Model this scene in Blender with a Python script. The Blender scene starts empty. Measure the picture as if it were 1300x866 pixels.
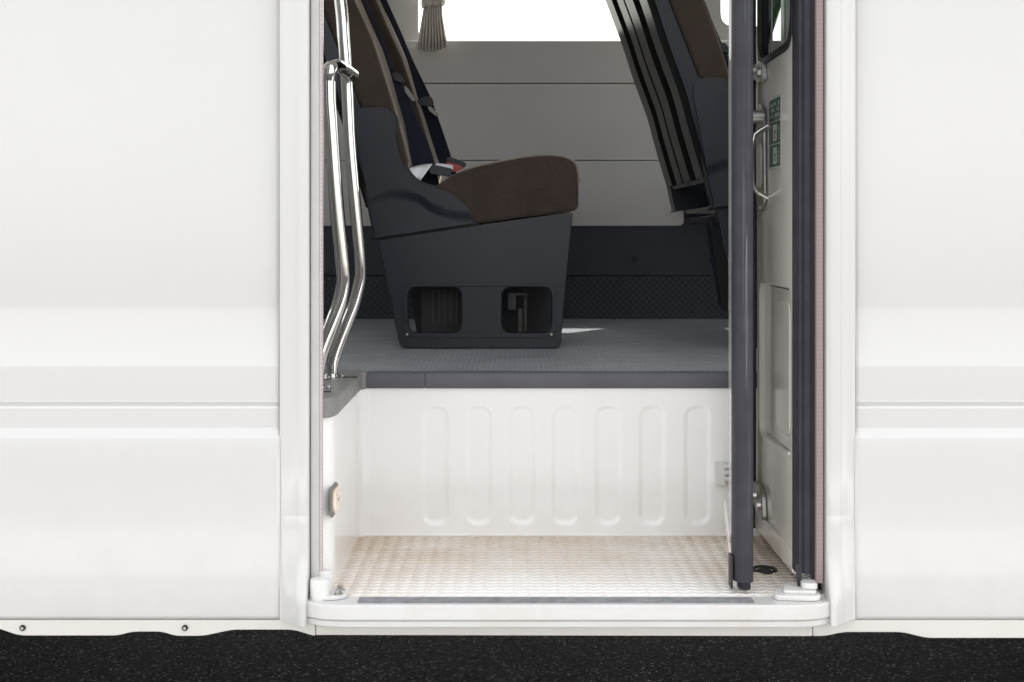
import bpy, bmesh, math, random
from mathutils import Vector, Matrix
R = math.radians
random.seed(7)
SC = bpy.context.scene
COL = SC.collection
# ------------------------------------------------------------------ layout: camera stands 2.2 m from the bus side, 1.0 m up
CY, CZ, F = -2.2, 1.0, 1650.0
def P(px, py, y):
    d = y - CY
    return ((px-650)*d/F, y, CZ-(py-290)*d/F)
def PX(px, y): return (px-650)*(y-CY)/F
def PZ(py, y): return CZ-(py-290)*(y-CY)/F
FLOOR = 0.707; STEP = 0.376

# ------------------------------------------------------------------ materials
def new_mat(name):
    m = bpy.data.materials.new(name); m.use_nodes = True
    nt = m.node_tree; b = nt.nodes['Principled BSDF']
    return m, nt, b
def N(nt, t, **k):
    n = nt.nodes.new(t)
    for a, v in k.items(): setattr(n, a, v)
    return n
def coords(nt): return N(nt, 'ShaderNodeNewGeometry').outputs['Position']
def objcoords(nt): return N(nt, 'ShaderNodeTexCoord').outputs['Object']
def noise(nt, vec, scale, detail=4, rough=.55):
    n = N(nt, 'ShaderNodeTexNoise'); n.inputs['Scale'].default_value = scale
    n.inputs['Detail'].default_value = detail; n.inputs['Roughness'].default_value = rough
    nt.links.new(vec, n.inputs['Vector']); return n.outputs['Fac']
def ramp(nt, fac, stops):
    r = N(nt, 'ShaderNodeValToRGB'); nt.links.new(fac, r.inputs[0])
    while len(r.color_ramp.elements) < len(stops): r.color_ramp.elements.new(.5)
    for e, (p, c) in zip(r.color_ramp.elements, stops):
        e.position = p; e.color = tuple(c)+(1,) if len(c) == 3 else c
    return r.outputs[0]
def mixc(nt, fac, a, b, mode='MIX'):
    m = N(nt, 'ShaderNodeMix', data_type='RGBA', blend_type=mode)
    for s, v in ((m.inputs[0], fac), (m.inputs[6], a), (m.inputs[7], b)):
        if hasattr(v, 'is_linked'): nt.links.new(v, s)
        elif isinstance(v, (int, float)): s.default_value = v
        else: s.default_value = tuple(v)+(1,)
    return m.outputs[2]
def math_(nt, op, a, b=0.0, clamp=False):
    m = N(nt, 'ShaderNodeMath', operation=op, use_clamp=clamp)
    for s, v in ((m.inputs[0], a), (m.inputs[1], b)):
        if hasattr(v, 'is_linked'): nt.links.new(v, s)
        else: s.default_value = v
    return m.outputs[0]
def bump(nt, b, h, strength=.3, dist=.002):
    n = N(nt, 'ShaderNodeBump'); n.inputs['Strength'].default_value = strength
    n.inputs['Distance'].default_value = dist
    nt.links.new(h, n.inputs['Height']); nt.links.new(n.outputs[0], b.inputs['Normal'])
def basic(name, col, rough=.5, metal=0, var=.12, vs=6, bs=0, bscale=300, bd=.001, coat=0, spec=.5, rvar=.1):
    m, nt, b = new_mat(name)
    v = coords(nt)
    n = noise(nt, v, vs)
    c = ramp(nt, n, [(.3, [x*(1-var) for x in col]), (.7, [min(1, x*(1+var)) for x in col])])
    nt.links.new(c, b.inputs['Base Color'])
    n2 = noise(nt, v, vs*3.1)
    r = ramp(nt, n2, [(.3, [rough-rvar*.5]*3), (.7, [rough+rvar*.5]*3)])
    nt.links.new(r, b.inputs['Roughness'])
    b.inputs['Metallic'].default_value = metal
    b.inputs['Specular IOR Level'].default_value = spec
    if coat:
        b.inputs['Coat Weight'].default_value = coat; b.inputs['Coat Roughness'].default_value = .06
    if bs: bump(nt, b, noise(nt, v, bscale, 3), bs, bd)
    return m

# body paint: nearly uniform warm white, faint dust low down
def paint(name, col, rough=.22, dust=.5, dustcol=(.55,.47,.36), stains=False):
    m, nt, b = new_mat(name)
    v = coords(nt)
    sep = N(nt, 'ShaderNodeSeparateXYZ'); nt.links.new(v, sep.inputs[0])
    z = sep.outputs[2]
    n = noise(nt, v, 2.2, 5)
    c = ramp(nt, n, [(.3, [x*.985 for x in col]), (.7, [min(1,x*1.01) for x in col])])
    n3 = noise(nt, v, 14, 8, .7)
    low = math_(nt, 'MULTIPLY', math_(nt, 'SUBTRACT', .62, z), 1.6, True)
    f = math_(nt, 'MULTIPLY', math_(nt, 'MULTIPLY', ramp(nt, n3, [(.42,(0,0,0)),(.8,(1,1,1))]), low), dust, True)
    c2 = mixc(nt, f, c, dustcol)
    nt.links.new(c2, b.inputs['Base Color'])
    rr = math_(nt, 'ADD', math_(nt, 'MULTIPLY', f, .5), rough)
    nt.links.new(rr, b.inputs['Roughness'])
    b.inputs['Coat Weight'].default_value = .35; b.inputs['Coat Roughness'].default_value = .08
    bump(nt, b, noise(nt, v, 9, 2), .08, .0012)
    return m
WHITE = paint('white_body_paint', (.595,.592,.583), .22, .35, (.38,.33,.26))
SKIRTM = paint('white_skirt_paint', (.62,.608,.575), .35)
SILLW = paint('white_sill_paint', (.60,.60,.592), .28, .6, (.50,.40,.28))
STEPW = paint('white_step_paint', (.87,.868,.858), .2, .4, (.55,.42,.28))
DOORP = paint('cream_door_paint', (.90,.885,.85), .16, .3)
WPLAST = paint('white_plastic', (.68,.68,.665), .35, .4)

def tread():
    m, nt, b = new_mat('tread_plate_paint')
    v = coords(nt)
    sep = N(nt, 'ShaderNodeSeparateXYZ'); nt.links.new(v, sep.inputs[0])
    n = noise(nt, v, 5, 6, .6); n2 = noise(nt, v, 55, 6, .7)
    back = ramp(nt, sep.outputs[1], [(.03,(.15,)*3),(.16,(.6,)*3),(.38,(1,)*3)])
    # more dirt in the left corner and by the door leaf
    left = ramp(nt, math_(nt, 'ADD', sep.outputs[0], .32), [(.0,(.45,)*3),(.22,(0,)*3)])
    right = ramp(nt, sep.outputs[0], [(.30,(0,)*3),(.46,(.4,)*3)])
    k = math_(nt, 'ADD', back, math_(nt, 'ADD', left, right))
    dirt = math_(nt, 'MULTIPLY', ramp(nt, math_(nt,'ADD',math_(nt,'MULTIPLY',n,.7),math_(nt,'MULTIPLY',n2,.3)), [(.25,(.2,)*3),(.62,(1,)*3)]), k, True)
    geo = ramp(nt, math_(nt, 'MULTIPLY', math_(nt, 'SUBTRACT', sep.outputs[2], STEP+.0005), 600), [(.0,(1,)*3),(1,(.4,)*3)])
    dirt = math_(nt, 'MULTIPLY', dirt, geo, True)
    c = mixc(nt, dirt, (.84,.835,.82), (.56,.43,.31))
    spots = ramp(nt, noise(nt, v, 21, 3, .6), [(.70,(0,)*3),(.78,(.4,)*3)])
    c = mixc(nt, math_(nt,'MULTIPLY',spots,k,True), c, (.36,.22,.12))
    nt.links.new(c, b.inputs['Base Color']); b.inputs['Roughness'].default_value = .4
    bump(nt, b, n2, .25, .001)
    return m
TREAD = tread()

def asphalt():
    m, nt, b = new_mat('asphalt')
    v = coords(nt)
    vo = N(nt, 'ShaderNodeTexVoronoi'); vo.inputs['Scale'].default_value = 165; nt.links.new(v, vo.inputs['Vector'])
    sv = N(nt, 'ShaderNodeSeparateColor'); nt.links.new(vo.outputs['Color'], sv.inputs[0])
    stone = ramp(nt, sv.outputs[0], [(.0,(.014,.0125,.015)),(.50,(.034,.030,.035)),(.78,(.075,.069,.076)),(.93,(.20,.19,.195)),(1,(.50,.48,.48))])
    gap = ramp(nt, vo.outputs['Distance'], [(.30,(1,)*3),(.62,(.25,)*3)])
    c = mixc(nt, 1.0, stone, gap, 'MULTIPLY')
    big = ramp(nt, noise(nt, v, 5, 7, .65), [(.3,(.6,)*3),(.7,(1.3,)*3)])
    c = mixc(nt, 1.0, c, big, 'MULTIPLY')
    nt.links.new(c, b.inputs['Base Color']); b.inputs['Roughness'].default_value = .85; b.inputs['Specular IOR Level'].default_value = .12
    h = math_(nt, 'ADD', math_(nt, 'MULTIPLY', vo.outputs['Distance'], -1), math_(nt,'MULTIPLY',noise(nt, v, 60, 4), .8))
    bump(nt, b, h, .9, .006)
    return m
ASPH = asphalt()
BOUNCE = basic('bounce_slab_concrete', (.60,.59,.57), .8, var=.12, vs=1.5, bs=.3, bscale=60)  # pale concrete colour for the added light-bouncing slabs

def fabric(name, c1, c2, sheen=.5):
    m, nt, b = new_mat(name)
    v = objcoords(nt)
    n = noise(nt, v, 420, 3, .7); n2 = noise(nt, v, 9, 3)
    c = ramp(nt, math_(nt,'ADD',math_(nt,'MULTIPLY',n,.7),math_(nt,'MULTIPLY',n2,.3)), [(.35,c1),(.65,c2)])
    nt.links.new(c, b.inputs['Base Color']); b.inputs['Roughness'].default_value = .95
    b.inputs['Specular IOR Level'].default_value = .1
    b.inputs['Sheen Weight'].default_value = sheen; b.inputs['Sheen Roughness'].default_value = .4
    b.inputs['Sheen Tint'].default_value = (.8,.7,.6,1)
    bump(nt, b, n, .6, .0015)
    return m
BROWN = fabric('brown_seat_fabric', (.034,.025,.020), (.068,.052,.044), .6)
BELTM = fabric('seat_belt_webbing', (.010,.012,.020), (.022,.025,.038), .1)
CURT = fabric('curtain_cloth', (.55,.51,.46), (.78,.73,.68), .3)

def navy(name='navy_plastic', curve=False):
    m, nt, b = new_mat(name)
    v = objcoords(nt)
    c = ramp(nt, noise(nt, v, 7, 4), [(.3,(.0085,.0105,.018)),(.7,(.0125,.015,.025))])
    nt.links.new(c, b.inputs['Base Color']); b.inputs['Roughness'].default_value = .36; b.inputs['Specular IOR Level'].default_value = .45
    h = math_(nt, 'MULTIPLY', noise(nt, v, 700, 2), .05)
    if curve:  # moulded S-shaped crease across the armrest shell
        sep = N(nt, 'ShaderNodeSeparateXYZ'); nt.links.new(v, sep.inputs[0])
        fc = N(nt, 'ShaderNodeFloatCurve')
        nt.links.new(math_(nt, 'MULTIPLY', math_(nt, 'ADD', sep.outputs[0], .21), 3.0, True), fc.inputs[1])
        cv = fc.mapping.curves[0]
        pts = [(.0,.40),(.22,.56),(.38,.50),(.52,.32),(.7,.22),(1,.26)]
        cv.points[0].location = pts[0]; cv.points[1].location = pts[-1]
        for p in pts[1:-1]: cv.points.new(*p)
        fc.mapping.update()
        zz = math_(nt, 'MULTIPLY', math_(nt, 'SUBTRACT', sep.outputs[2], .29), 6.5)
        dlt = math_(nt, 'MULTIPLY', math_(nt, 'SUBTRACT', zz, fc.outputs[0]), 5)
        step = N(nt, 'ShaderNodeMapRange', interpolation_type='SMOOTHSTEP')
        step.inputs['From Min'].default_value = -.5; step.inputs['From Max'].default_value = .5
        nt.links.new(dlt, step.inputs['Value'])
        h = math_(nt, 'ADD', h, step.outputs['Result'])
        bump(nt, b, h, .9, .010)
    else:
        bump(nt, b, h, .5, .004)
    return m
NAVY = navy(); NAVYC = navy('navy_plastic_moulded', True)
BLACK = basic('black_plastic', (.012,.012,.013), .5, bs=.2)
BLACKG = basic('glossy_black_shell', (.006,.006,.006), .5, spec=.08, rvar=.02)
GREYG = basic('grey_shell_flange', (.012,.012,.012), .25, spec=.04, rvar=.02)
RUBBER = basic('grey_rubber_seal', (.024,.024,.032), .5, var=.22, vs=26, bs=.25, bscale=180, spec=.28)
def scuffed():
    m, nt, b = new_mat('scuffed_rubber')
    v = coords(nt)
    mp = N(nt, 'ShaderNodeMapping'); mp.inputs['Scale'].default_value = (260, 60, 3.5); nt.links.new(v, mp.inputs[0])
    sc = ramp(nt, noise(nt, mp.outputs[0], 1, 5, .7), [(.52,(0,)*3),(.66,(.8,)*3)])
    sep = N(nt, 'ShaderNodeSeparateXYZ'); nt.links.new(v, sep.inputs[0])
    mid = ramp(nt, math_(nt, 'ABSOLUTE', math_(nt, 'SUBTRACT', sep.outputs[0], .3985)), [(.002,(1,)*3),(.006,(0,)*3)])
    c = mixc(nt, math_(nt, 'MULTIPLY', sc, mid), ramp(nt, noise(nt, v, 20, 4), [(.3,(.030,.030,.039)),(.7,(.044,.044,.056))]), (.20,.185,.185))
    nt.links.new(c, b.inputs['Base Color']); b.inputs['Roughness'].default_value = .55; b.inputs['Specular IOR Level'].default_value = .28
    return m
SCUFF = scuffed()
DRUB = basic('dark_rubber', (.016,.015,.017), .5, var=.3, vs=15)
NOSE = basic('step_nosing_rubber', (.085,.085,.105), .5, var=.12, vs=14, bs=.2, bscale=200)
NOSEG = basic('grey_nosing_cover', (.22,.22,.215), .5, var=.1, vs=14, bs=.15, bscale=200)
WELT = basic('pale_grey_welt', (.46,.45,.45), .35, var=.05, vs=12)
def pink(name, col, col2):
    m, nt, b = new_mat(name)
    v = coords(nt)
    w = N(nt, 'ShaderNodeTexWave', bands_direction='Z'); w.inputs['Scale'].default_value = 42; w.inputs['Distortion'].default_value = .6
    nt.links.new(v, w.inputs[0])
    c = ramp(nt, math_(nt,'ADD',math_(nt,'MULTIPLY',w.outputs['Fac'],.5),math_(nt,'MULTIPLY',noise(nt, v, 8, 5),.5)), [(.2,col2),(.8,col)])
    nt.links.new(c, b.inputs['Base Color']); b.inputs['Roughness'].default_value = .6
    bump(nt, b, w.outputs['Fac'], .2, .0006)
    return m
PINKL = pink('pale_pink_trim', (.56,.50,.50), (.50,.43,.43))
PINKD = pink('dusty_pink_trim', (.29,.222,.217), (.265,.20,.195))
def chrome_mat():
    m, nt, b = new_mat('chrome')
    v = coords(nt)
    b.inputs['Metallic'].default_value = 1; b.inputs['Base Color'].default_value = (.63,.625,.61,1)
    r = ramp(nt, noise(nt, v, 40, 4), [(.4,(.025,)*3),(.75,(.07,)*3)])
    nt.links.new(r, b.inputs['Roughness'])
    return m
CHROME = chrome_mat()
STEEL = basic('worn_steel', (.45,.44,.42), .35, metal=1, var=.15, vs=30)
GREYP = basic('grey_wall_panel', (.56,.545,.53), .65, var=.03, vs=3, bs=.15, bscale=900)
GREYT = basic('grey_trim_shelf', (.20,.19,.175), .6, var=.05)
CEIL = basic('pale_ceiling_lining', (.78,.77,.75), .8, var=.03)
DARKW = basic('dark_lower_wall', (.036,.041,.056), .6, var=.1, vs=5, bs=.15, bscale=600)
def carpet():
    m, nt, b = new_mat('quilted_dark_lining')
    v = coords(nt)
    mp = N(nt, 'ShaderNodeMapping'); mp.inputs['Rotation'].default_value = (0, R(45), 0); nt.links.new(v, mp.inputs[0])
    sep = N(nt, 'ShaderNodeSeparateXYZ'); nt.links.new(mp.outputs[0], sep.inputs[0])
    a = math_(nt, 'ABSOLUTE', math_(nt, 'SINE', math_(nt, 'MULTIPLY', sep.outputs[0], 210)))
    c_ = math_(nt, 'ABSOLUTE', math_(nt, 'SINE', math_(nt, 'MULTIPLY', sep.outputs[2], 210)))
    h = math_(nt, 'MULTIPLY', a, c_)
    c = ramp(nt, h, [(.0,(.026,.029,.038)),(.8,(.050,.055,.068))])
    nt.links.new(c, b.inputs['Base Color']); b.inputs['Roughness'].default_value = .7
    bump(nt, b, h, .5, .003)
    return m
QUILT = carpet()
def floor_vinyl():
    m, nt, b = new_mat('pinhead_floor_vinyl')
    v = coords(nt)
    mp0 = N(nt, 'ShaderNodeMapping'); mp0.inputs['Scale'].default_value = (1, .42, 1); nt.links.new(v, mp0.inputs[0])
    mp = N(nt, 'ShaderNodeMapping'); mp.inputs['Rotation'].default_value = (0, 0, R(45)); nt.links.new(mp0.outputs[0], mp.inputs[0])
    sep = N(nt, 'ShaderNodeSeparateXYZ'); nt.links.new(mp.outputs[0], sep.inputs[0])
    a = math_(nt, 'SINE', math_(nt, 'MULTIPLY', sep.outputs[0], 400))
    c_ = math_(nt, 'SINE', math_(nt, 'MULTIPLY', sep.outputs[1], 400))
    h = ramp(nt, math_(nt, 'MULTIPLY', a, c_), [(.25,(0,)*3),(.6,(1,)*3)])
    base = ramp(nt, noise(nt, v, 5, 8, .65), [(.32,(.24,.256,.285)),(.7,(.38,.40,.435))])
    fine = ramp(nt, noise(nt, v, 160, 4, .7), [(.35,(.6,)*3),(.7,(1.35,)*3)])
    c = mixc(nt, 1., base, fine, 'MULTIPLY')
    c = mixc(nt, math_(nt,'MULTIPLY',h,.45), c, (.12,.13,.145))
    mp2 = N(nt, 'ShaderNodeMapping'); mp2.inputs['Scale'].default_value = (9, 34, 1); nt.links.new(v, mp2.inputs[0])
    sc = ramp(nt, noise(nt, mp2.outputs[0], 1, 6, .7), [(.48,(0,)*3),(.70,(.55,)*3)])
    c = mixc(nt, sc, c, (.44,.45,.46))
    nt.links.new(c, b.inputs['Base Color']); b.inputs['Roughness'].default_value = .5
    bump(nt, b, h, .9, .0015)
    return m
VINYL = floor_vinyl()
def glass(name, tint, gl=.12):
    m = bpy.data.materials.new(name); m.use_nodes = True; nt = m.node_tree; nt.nodes.clear()
    o = N(nt, 'ShaderNodeOutputMaterial'); mx = N(nt, 'ShaderNodeMixShader')
    t = N(nt, 'ShaderNodeBsdfTransparent'); t.inputs[0].default_value = tuple(tint)+(1,)
    g = N(nt, 'ShaderNodeBsdfGlossy'); g.inputs['Roughness'].default_value = .02
    lw = N(nt, 'ShaderNodeLayerWeight'); lw.inputs[0].default_value = .5
    fr = math_(nt, 'MULTIPLY', math_(nt, 'POWER', lw.outputs['Facing'], 5.0), .9)
    nt.links.new(math_(nt, 'ADD', fr, gl, True), mx.inputs[0])
    nt.links.new(t.outputs[0], mx.inputs[1]); nt.links.new(g.outputs[0], mx.inputs[2]); nt.links.new(mx.outputs[0], o.inputs[0])
    return m
GLASS = glass('window_glass', (.90,.92,.90), .04)
TGLASS = glass('green_tinted_glass', (.10,.16,.11), .25)
DULL = basic('dull_buckle_metal', (.16,.155,.15), .35, metal=.5)
TYRE = basic('tyre_rubber', (.02,.02,.02), .8)
GREEN = basic('green_sticker', (.012,.11,.065), .35, var=.08)
STWHITE = basic('sticker_white', (.72,.74,.72), .4, var=.05)
TAGW = basic('white_tag_paper', (.80,.82,.86), .6, var=.03)
REDB = basic('red_button', (.42,.035,.03), .4)
LENSM = basic('amber_cream_lens', (.86,.74,.60), .25, var=.15, vs=30)
FOIL = basic('light_metal_frame', (.035,.033,.030), .4, metal=.3)

# ------------------------------------------------------------------ mesh helpers
class MB:
    def __init__(s): s.bm = bmesh.new()
    def box(s, a, b):
        x0,y0,z0 = a; x1,y1,z1 = b
        v = [s.bm.verts.new(p) for p in ((x0,y0,z0),(x1,y0,z0),(x1,y1,z0),(x0,y1,z0),(x0,y0,z1),(x1,y0,z1),(x1,y1,z1),(x0,y1,z1))]
        for f in ((3,2,1,0),(4,5,6,7),(0,1,5,4),(1,2,6,5),(2,3,7,6),(3,0,4,7)): s.bm.faces.new([v[i] for i in f])
        return s
    def prism(s, poly, a, b, axis='y', holes=(), fn=None):
        def mk(p, t):
            if axis == 'y': q = (p[0], t, p[1])
            elif axis == 'z': q = (p[0], p[1], t)
            else: q = (t, p[0], p[1])
            return fn(q) if fn else q
        if not holes:
            A = [s.bm.verts.new(mk(p, a)) for p in poly]; B = [s.bm.verts.new(mk(p, b)) for p in poly]
            s.bm.faces.new(A); s.bm.faces.new(B[::-1]); n = len(poly)
            for i in range(n): s.bm.faces.new((A[i], A[(i+1)%n], B[(i+1)%n], B[i]))
            return s
        rings = []
        for t in (a, b):
            es = []; rs = []
            for lp in [poly]+list(holes):
                vs = [s.bm.verts.new(mk(p, t)) for p in lp]; rs.append(vs)
                for i in range(len(vs)): es.append(s.bm.edges.new((vs[i], vs[(i+1)%len(vs)])))
            bmesh.ops.triangle_fill(s.bm, use_beauty=True, use_dissolve=True, edges=es)
            rings.append(rs)
        for ra, rb in zip(*rings):
            n = len(ra)
            for i in range(n): s.bm.faces.new((ra[i], ra[(i+1)%n], rb[(i+1)%n], rb[i]))
        return s
    def tube(s, pts, r, n=12, cap=True, flat=None):
        pts = [Vector(p) for p in pts]; k = len(pts)
        rad = r if isinstance(r, (list, tuple)) else [r]*k
        rings = []; up = None
        for i, p in enumerate(pts):
            t = (pts[min(i+1,k-1)]-pts[max(i-1,0)]).normalized()
            if up is None: up = t.orthogonal().normalized()
            up = (up - t*up.dot(t)).normalized(); w = t.cross(up)
            rings.append([s.bm.verts.new(p + up*math.cos(2*math.pi*j/n)*rad[i] + w*math.sin(2*math.pi*j/n)*rad[i]) for j in range(n)])
        for a, b in zip(rings, rings[1:]):
            for j in range(n): s.bm.faces.new((a[j], a[(j+1)%n], b[(j+1)%n], b[j]))
        if cap: s.bm.faces.new(rings[0][::-1]); s.bm.faces.new(rings[-1])
        return s
    def grid(s, fn, nu, nv, closed=False):
        g = [[s.bm.verts.new(fn(i/(nu-1), j/(nv-1))) for j in range(nv)] for i in range(nu)]
        for i in range(nu-1):
            for j in range(nv-1): s.bm.faces.new((g[i][j], g[i+1][j], g[i+1][j+1], g[i][j+1]))
        return s
    def loft(s, secs, cap=True, closed=True):
        rs = [[s.bm.verts.new(p) for p in sec] for sec in secs]; n = len(secs[0])
        for a, b in zip(rs, rs[1:]):
            for j in range(n if closed else n-1): s.bm.faces.new((a[j], a[(j+1)%n], b[(j+1)%n], b[j]))
        if cap: s.bm.faces.new(rs[0][::-1]); s.bm.faces.new(rs[-1])
        return s
    def build(s, name, mat, parent=None, bevel=0, seg=2, smooth=True, angle=35, origin=None, recalc=True):
        bm = s.bm
        if recalc: bmesh.ops.recalc_face_normals(bm, faces=bm.faces)
        # vertices are written in world coordinates; parent them at their parent's place
        off = Vector((0,0,0)); q = parent
        while q is not None: off += q.location; q = q.parent
        if origin is not None: off = Vector(origin)
        bmesh.ops.translate(bm, verts=bm.verts, vec=-off)
        me = bpy.data.meshes.new(name); bm.to_mesh(me); bm.free()
        me.materials.append(mat)
        o = bpy.data.objects.new(name, me); COL.objects.link(o)
        if origin is not None and parent is None: o.location = origin
        if parent: o.parent = parent
        if smooth:
            me.polygons.foreach_set('use_smooth', [True]*len(me.polygons)); me.update()
            me.set_sharp_from_angle(angle=R(angle))
        if bevel:
            md = o.modifiers.new('bevel', 'BEVEL'); md.width = bevel; md.segments = seg; md.limit_method = 'ANGLE'; md.angle_limit = R(32)
            md.harden_normals = True
            md.use_clamp_overlap = True
        return o
def rpoly(pts, r, n=5):
    """round the corners of a polygon; r is one radius or a list"""
    out = []; k = len(pts); rr = r if isinstance(r, (list, tuple)) else [r]*k
    for i in range(k):
        p = Vector(pts[i]); a = Vector(pts[i-1])-p; b = Vector(pts[(i+1)%k])-p
        q = min(rr[i], a.length*.48, b.length*.48)
        if q < 1e-6: out.append(tuple(p)); continue
        s_, e = p+a.normalized()*q, p+b.normalized()*q
        for j in range(n+1):
            t = j/n; out.append(tuple(s_*(1-t)**2 + p*2*t*(1-t) + e*t*t))
    return out
def rrect(x0, z0, x1, z1, r, n=5): return rpoly([(x0,z0),(x1,z0),(x1,z1),(x0,z1)], r, n)
def curve(pts, n=8):
    """Catmull-Rom through the points"""
    pts = [Vector(p) for p in pts]; out = []
    for i in range(len(pts)-1):
        p0 = pts[max(i-1,0)]; p1 = pts[i]; p2 = pts[i+1]; p3 = pts[min(i+2,len(pts)-1)]
        for j in range(n):
            t = j/n
            out.append(.5*((2*p1)+(-p0+p2)*t+(2*p0-5*p1+4*p2-p3)*t*t+(-p0+3*p1-3*p2+p3)*t**3))
    out.append(pts[-1]); return out
def empty(name, loc, label, cat, group=None):
    o = bpy.data.objects.new(name, None); COL.objects.link(o); o.location = loc
    o.empty_display_size = .1
    o['label'] = label; o['category'] = cat
    if group: o['group'] = group
    return o
def tag(o, label, cat, group=None):
    o['label'] = label; o['category'] = cat
    if group: o['group'] = group

# ------------------------------------------------------------------ ground
g = MB().box((-150,-150,-.3),(150,150,0)).build('asphalt', ASPH); g['kind'] = 'structure'
g = MB().box((-60,-2.0,.0),(60,-.12,.004)).build('bounce_slab', BOUNCE); g['kind'] = 'structure'  # unseen slab added to bounce light up onto the bus side
g = MB().box((-60,2.3,.0),(60,30,.004)).build('bounce_slab', BOUNCE); g['kind'] = 'structure'  # far-side slab, added to throw sunlight into the cabin

# ------------------------------------------------------------------ the minibus
BX0, BX1, FARY, TOP = -3.0, 3.0, 2.0, 2.55
LJ, RJ = -.393, .581
bus = empty('minibus', (0, 1.0, 0), 'white minibus with its side passenger door folded open', 'minibus')

# outer skin of the near side: a horizontal section lofted along the bus
prof = [(.336,.010),(.341,.0055),(.35,.0040),(.385,.0022),(.408,.0004),(.416,.000),(.50,-.001),(.60,-.001),(.643,-.0005),(.646,.0000),(.6575,.0075),(.661,.0085),
        (.694,.0085),(.6975,.0092),(.6995,.0125),(.7025,.0125),(.7045,.0092),(.708,.0085),(.764,.0085),(.767,.0087),(.770,.0092),(.862,.0150),(.867,.0152),(.870,.0150),
        (.924,.0133),(.930,.0132),(.99,.0136),(1.15,.0158),(1.42,.0210)]
def skin(x0, x1, rad):
    m = MB(); secs = []
    # edge by the door turns inwards with a small radius
    xs = [(x0, 0), (x1, 0)]
    if rad > 0: xs = [(x0-0, .0042),(x0+.0012,.0030),(x0+.004,.0010),(x0+.009,0),(x1,0)]
    else: xs = [(x0,0),(x1-.009,0),(x1-.004,.0010),(x1-.0012,.0030),(x1,.0042)]
    for x, dy in xs: secs.append([(x, y+dy, z) for z, y in prof])
    m.loft(secs, cap=False, closed=False)
    return m
skin(BX0, LJ, -1).build('body_panel', WHITE, bus, angle=9)
skin(RJ, BX1, 1).build('body_panel', WHITE, bus, angle=9)
# waist above the panels, window pillars, roof edge
for (a, b) in ((BX0, LJ), (RJ, BX1)):
    m = MB(); m.box((a,.034,1.42),(b,.06,1.50)); m.box((a,.034,2.15),(b,.06,TOP))
    xs = [a, (a+b)/2, b]
    for i, x in enumerate(xs):
        m.box((max(a,x-.05),.034,1.50),(min(b,x+.05),.06,2.15))
    m.build('window_surround', WHITE, bus)
    w = MB().box((a+.05,.05,1.50),(b-.05,.053,2.15)).build('window', GLASS, bus)
    MB().box((a,.052,.68),(b,.075,1.42)).build('inner_lining', GREYP, bus)
MB().box((LJ,.034,2.2),(RJ,.06,TOP)).build('door_header', WHITE, bus)

# skirt strip with the scalloped lower edge
def skirt(pxs, xa, xb, name='skirt'):
    y = .010
    low = [(PX(a, y), PZ(b, y)) for a, b in pxs]
    low = [(xa, low[0][1])] + low + [(xb, low[-1][1])]
    # soften the wave
    sm = rpoly(low+[(xb,.3345),(xa,.3345)], [0]+[.012]*(len(low)-2)+[0,0,0], 4)
    return MB().prism(sm, y, y+.012)
skirt([(-60,788),(-8,796),(24,807),(150,807),(168,802),(206,802),(222,807.5),(258,807.5),(295,799.5),(372,799.5),(397,807)], BX0, -.3345).build('skirt', SKIRTM, bus, bevel=.002)
skirt([(1048,808),(1070,803),(1146,803),(1176,810.5)], .512, BX1).build('skirt', SKIRTM, bus, bevel=.002)
MB().prism([(-.3335,PZ(806.5,.01)),(.511,PZ(808,.01)),(.511,.3345),(-.3335,.3345)], .010, .022).build('skirt', SKIRTM, bus, bevel=.0015)
for px in (29, 235):
    y = .010
    c = P(px, 797, y)
    s = MB(); s.tube([(c[0],y-.003,c[2]),(c[0],y+.004,c[2])], .0052, 16)
    b = s.build('bolt', BLACK, bus, bevel=.0008)
    MB().tube([(c[0],y-.0045,c[2]),(c[0],y-.0025,c[2])], .0026, 6).build('bolt_head', STEEL, b)

# door frame mouldings, left and right, lofted upwards; they swell outwards into the sill
def flange(profile, side):
    zs = [.3365,.35,.365,.376,.384,.392,.402,.414,.428,.445,.465,.485,.508,.511,.514,.517,.60,.75,1.0,1.4,2.2]
    secs = []
    for z in zs:
        k = max(0, min(1, (.475-z)/.095)); k = k**2.2
        j = .0006 if z < .5115 else 0
        g_ = .0010 if z in (.511,.514) else 0
        sec = []
        for i, (x, y, w) in enumerate(profile):
            q = max(0, min(1, ((x+.390)/.0455) if side < 0 else ((.577-x)/.0455)))
            if i in (0, len(profile)-1): q = 0 if abs(y-.004) < 1e-6 else (0 if y > .02 else q)
            sec.append((x, y - .034*k*q - w*j + g_*w, z))
        secs.append(sec)
    m = MB(); m.loft(secs, cap=False, closed=False); return m
lp = [(-.394,.0040,0),(-.3925,.0040,0),(-.3905,.0022,.3),(-.386,.0015,1),(-.378,-.0005,1),(-.364,-.0018,1),(-.3625,-.0032,1),(-.352,-.0042,1),(-.3475,-.003,1),(-.3445,.001,1),(-.3432,.006,.6),(-.3428,.03,0)]
flange(lp, -1).build('door_frame', WHITE, bus, angle=50)
rp = [(.5308,.03,0),(.5312,.006,.6),(.5325,.001,1),(.536,-.003,1),(.5415,-.0042,1),(.5555,-.0032,1),(.557,-.0005,1),(.563,.0005,1),(.565,.0022,1),(.573,.0028,1),(.5775,.0030,.3),(.5802,.0040,0),(.5822,.0040,0)]
flange(rp, 1).build('door_frame', WHITE, bus, angle=50)
# inner reveals of the doorway
MB().box((-.3427,.030,.376),(-.3300,.075,2.2)).build('door_reveal', WHITE, bus)
MB().box((.5300,.045,.376),(.545,.09,2.2)).build('door_reveal', DRUB, bus)
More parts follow.
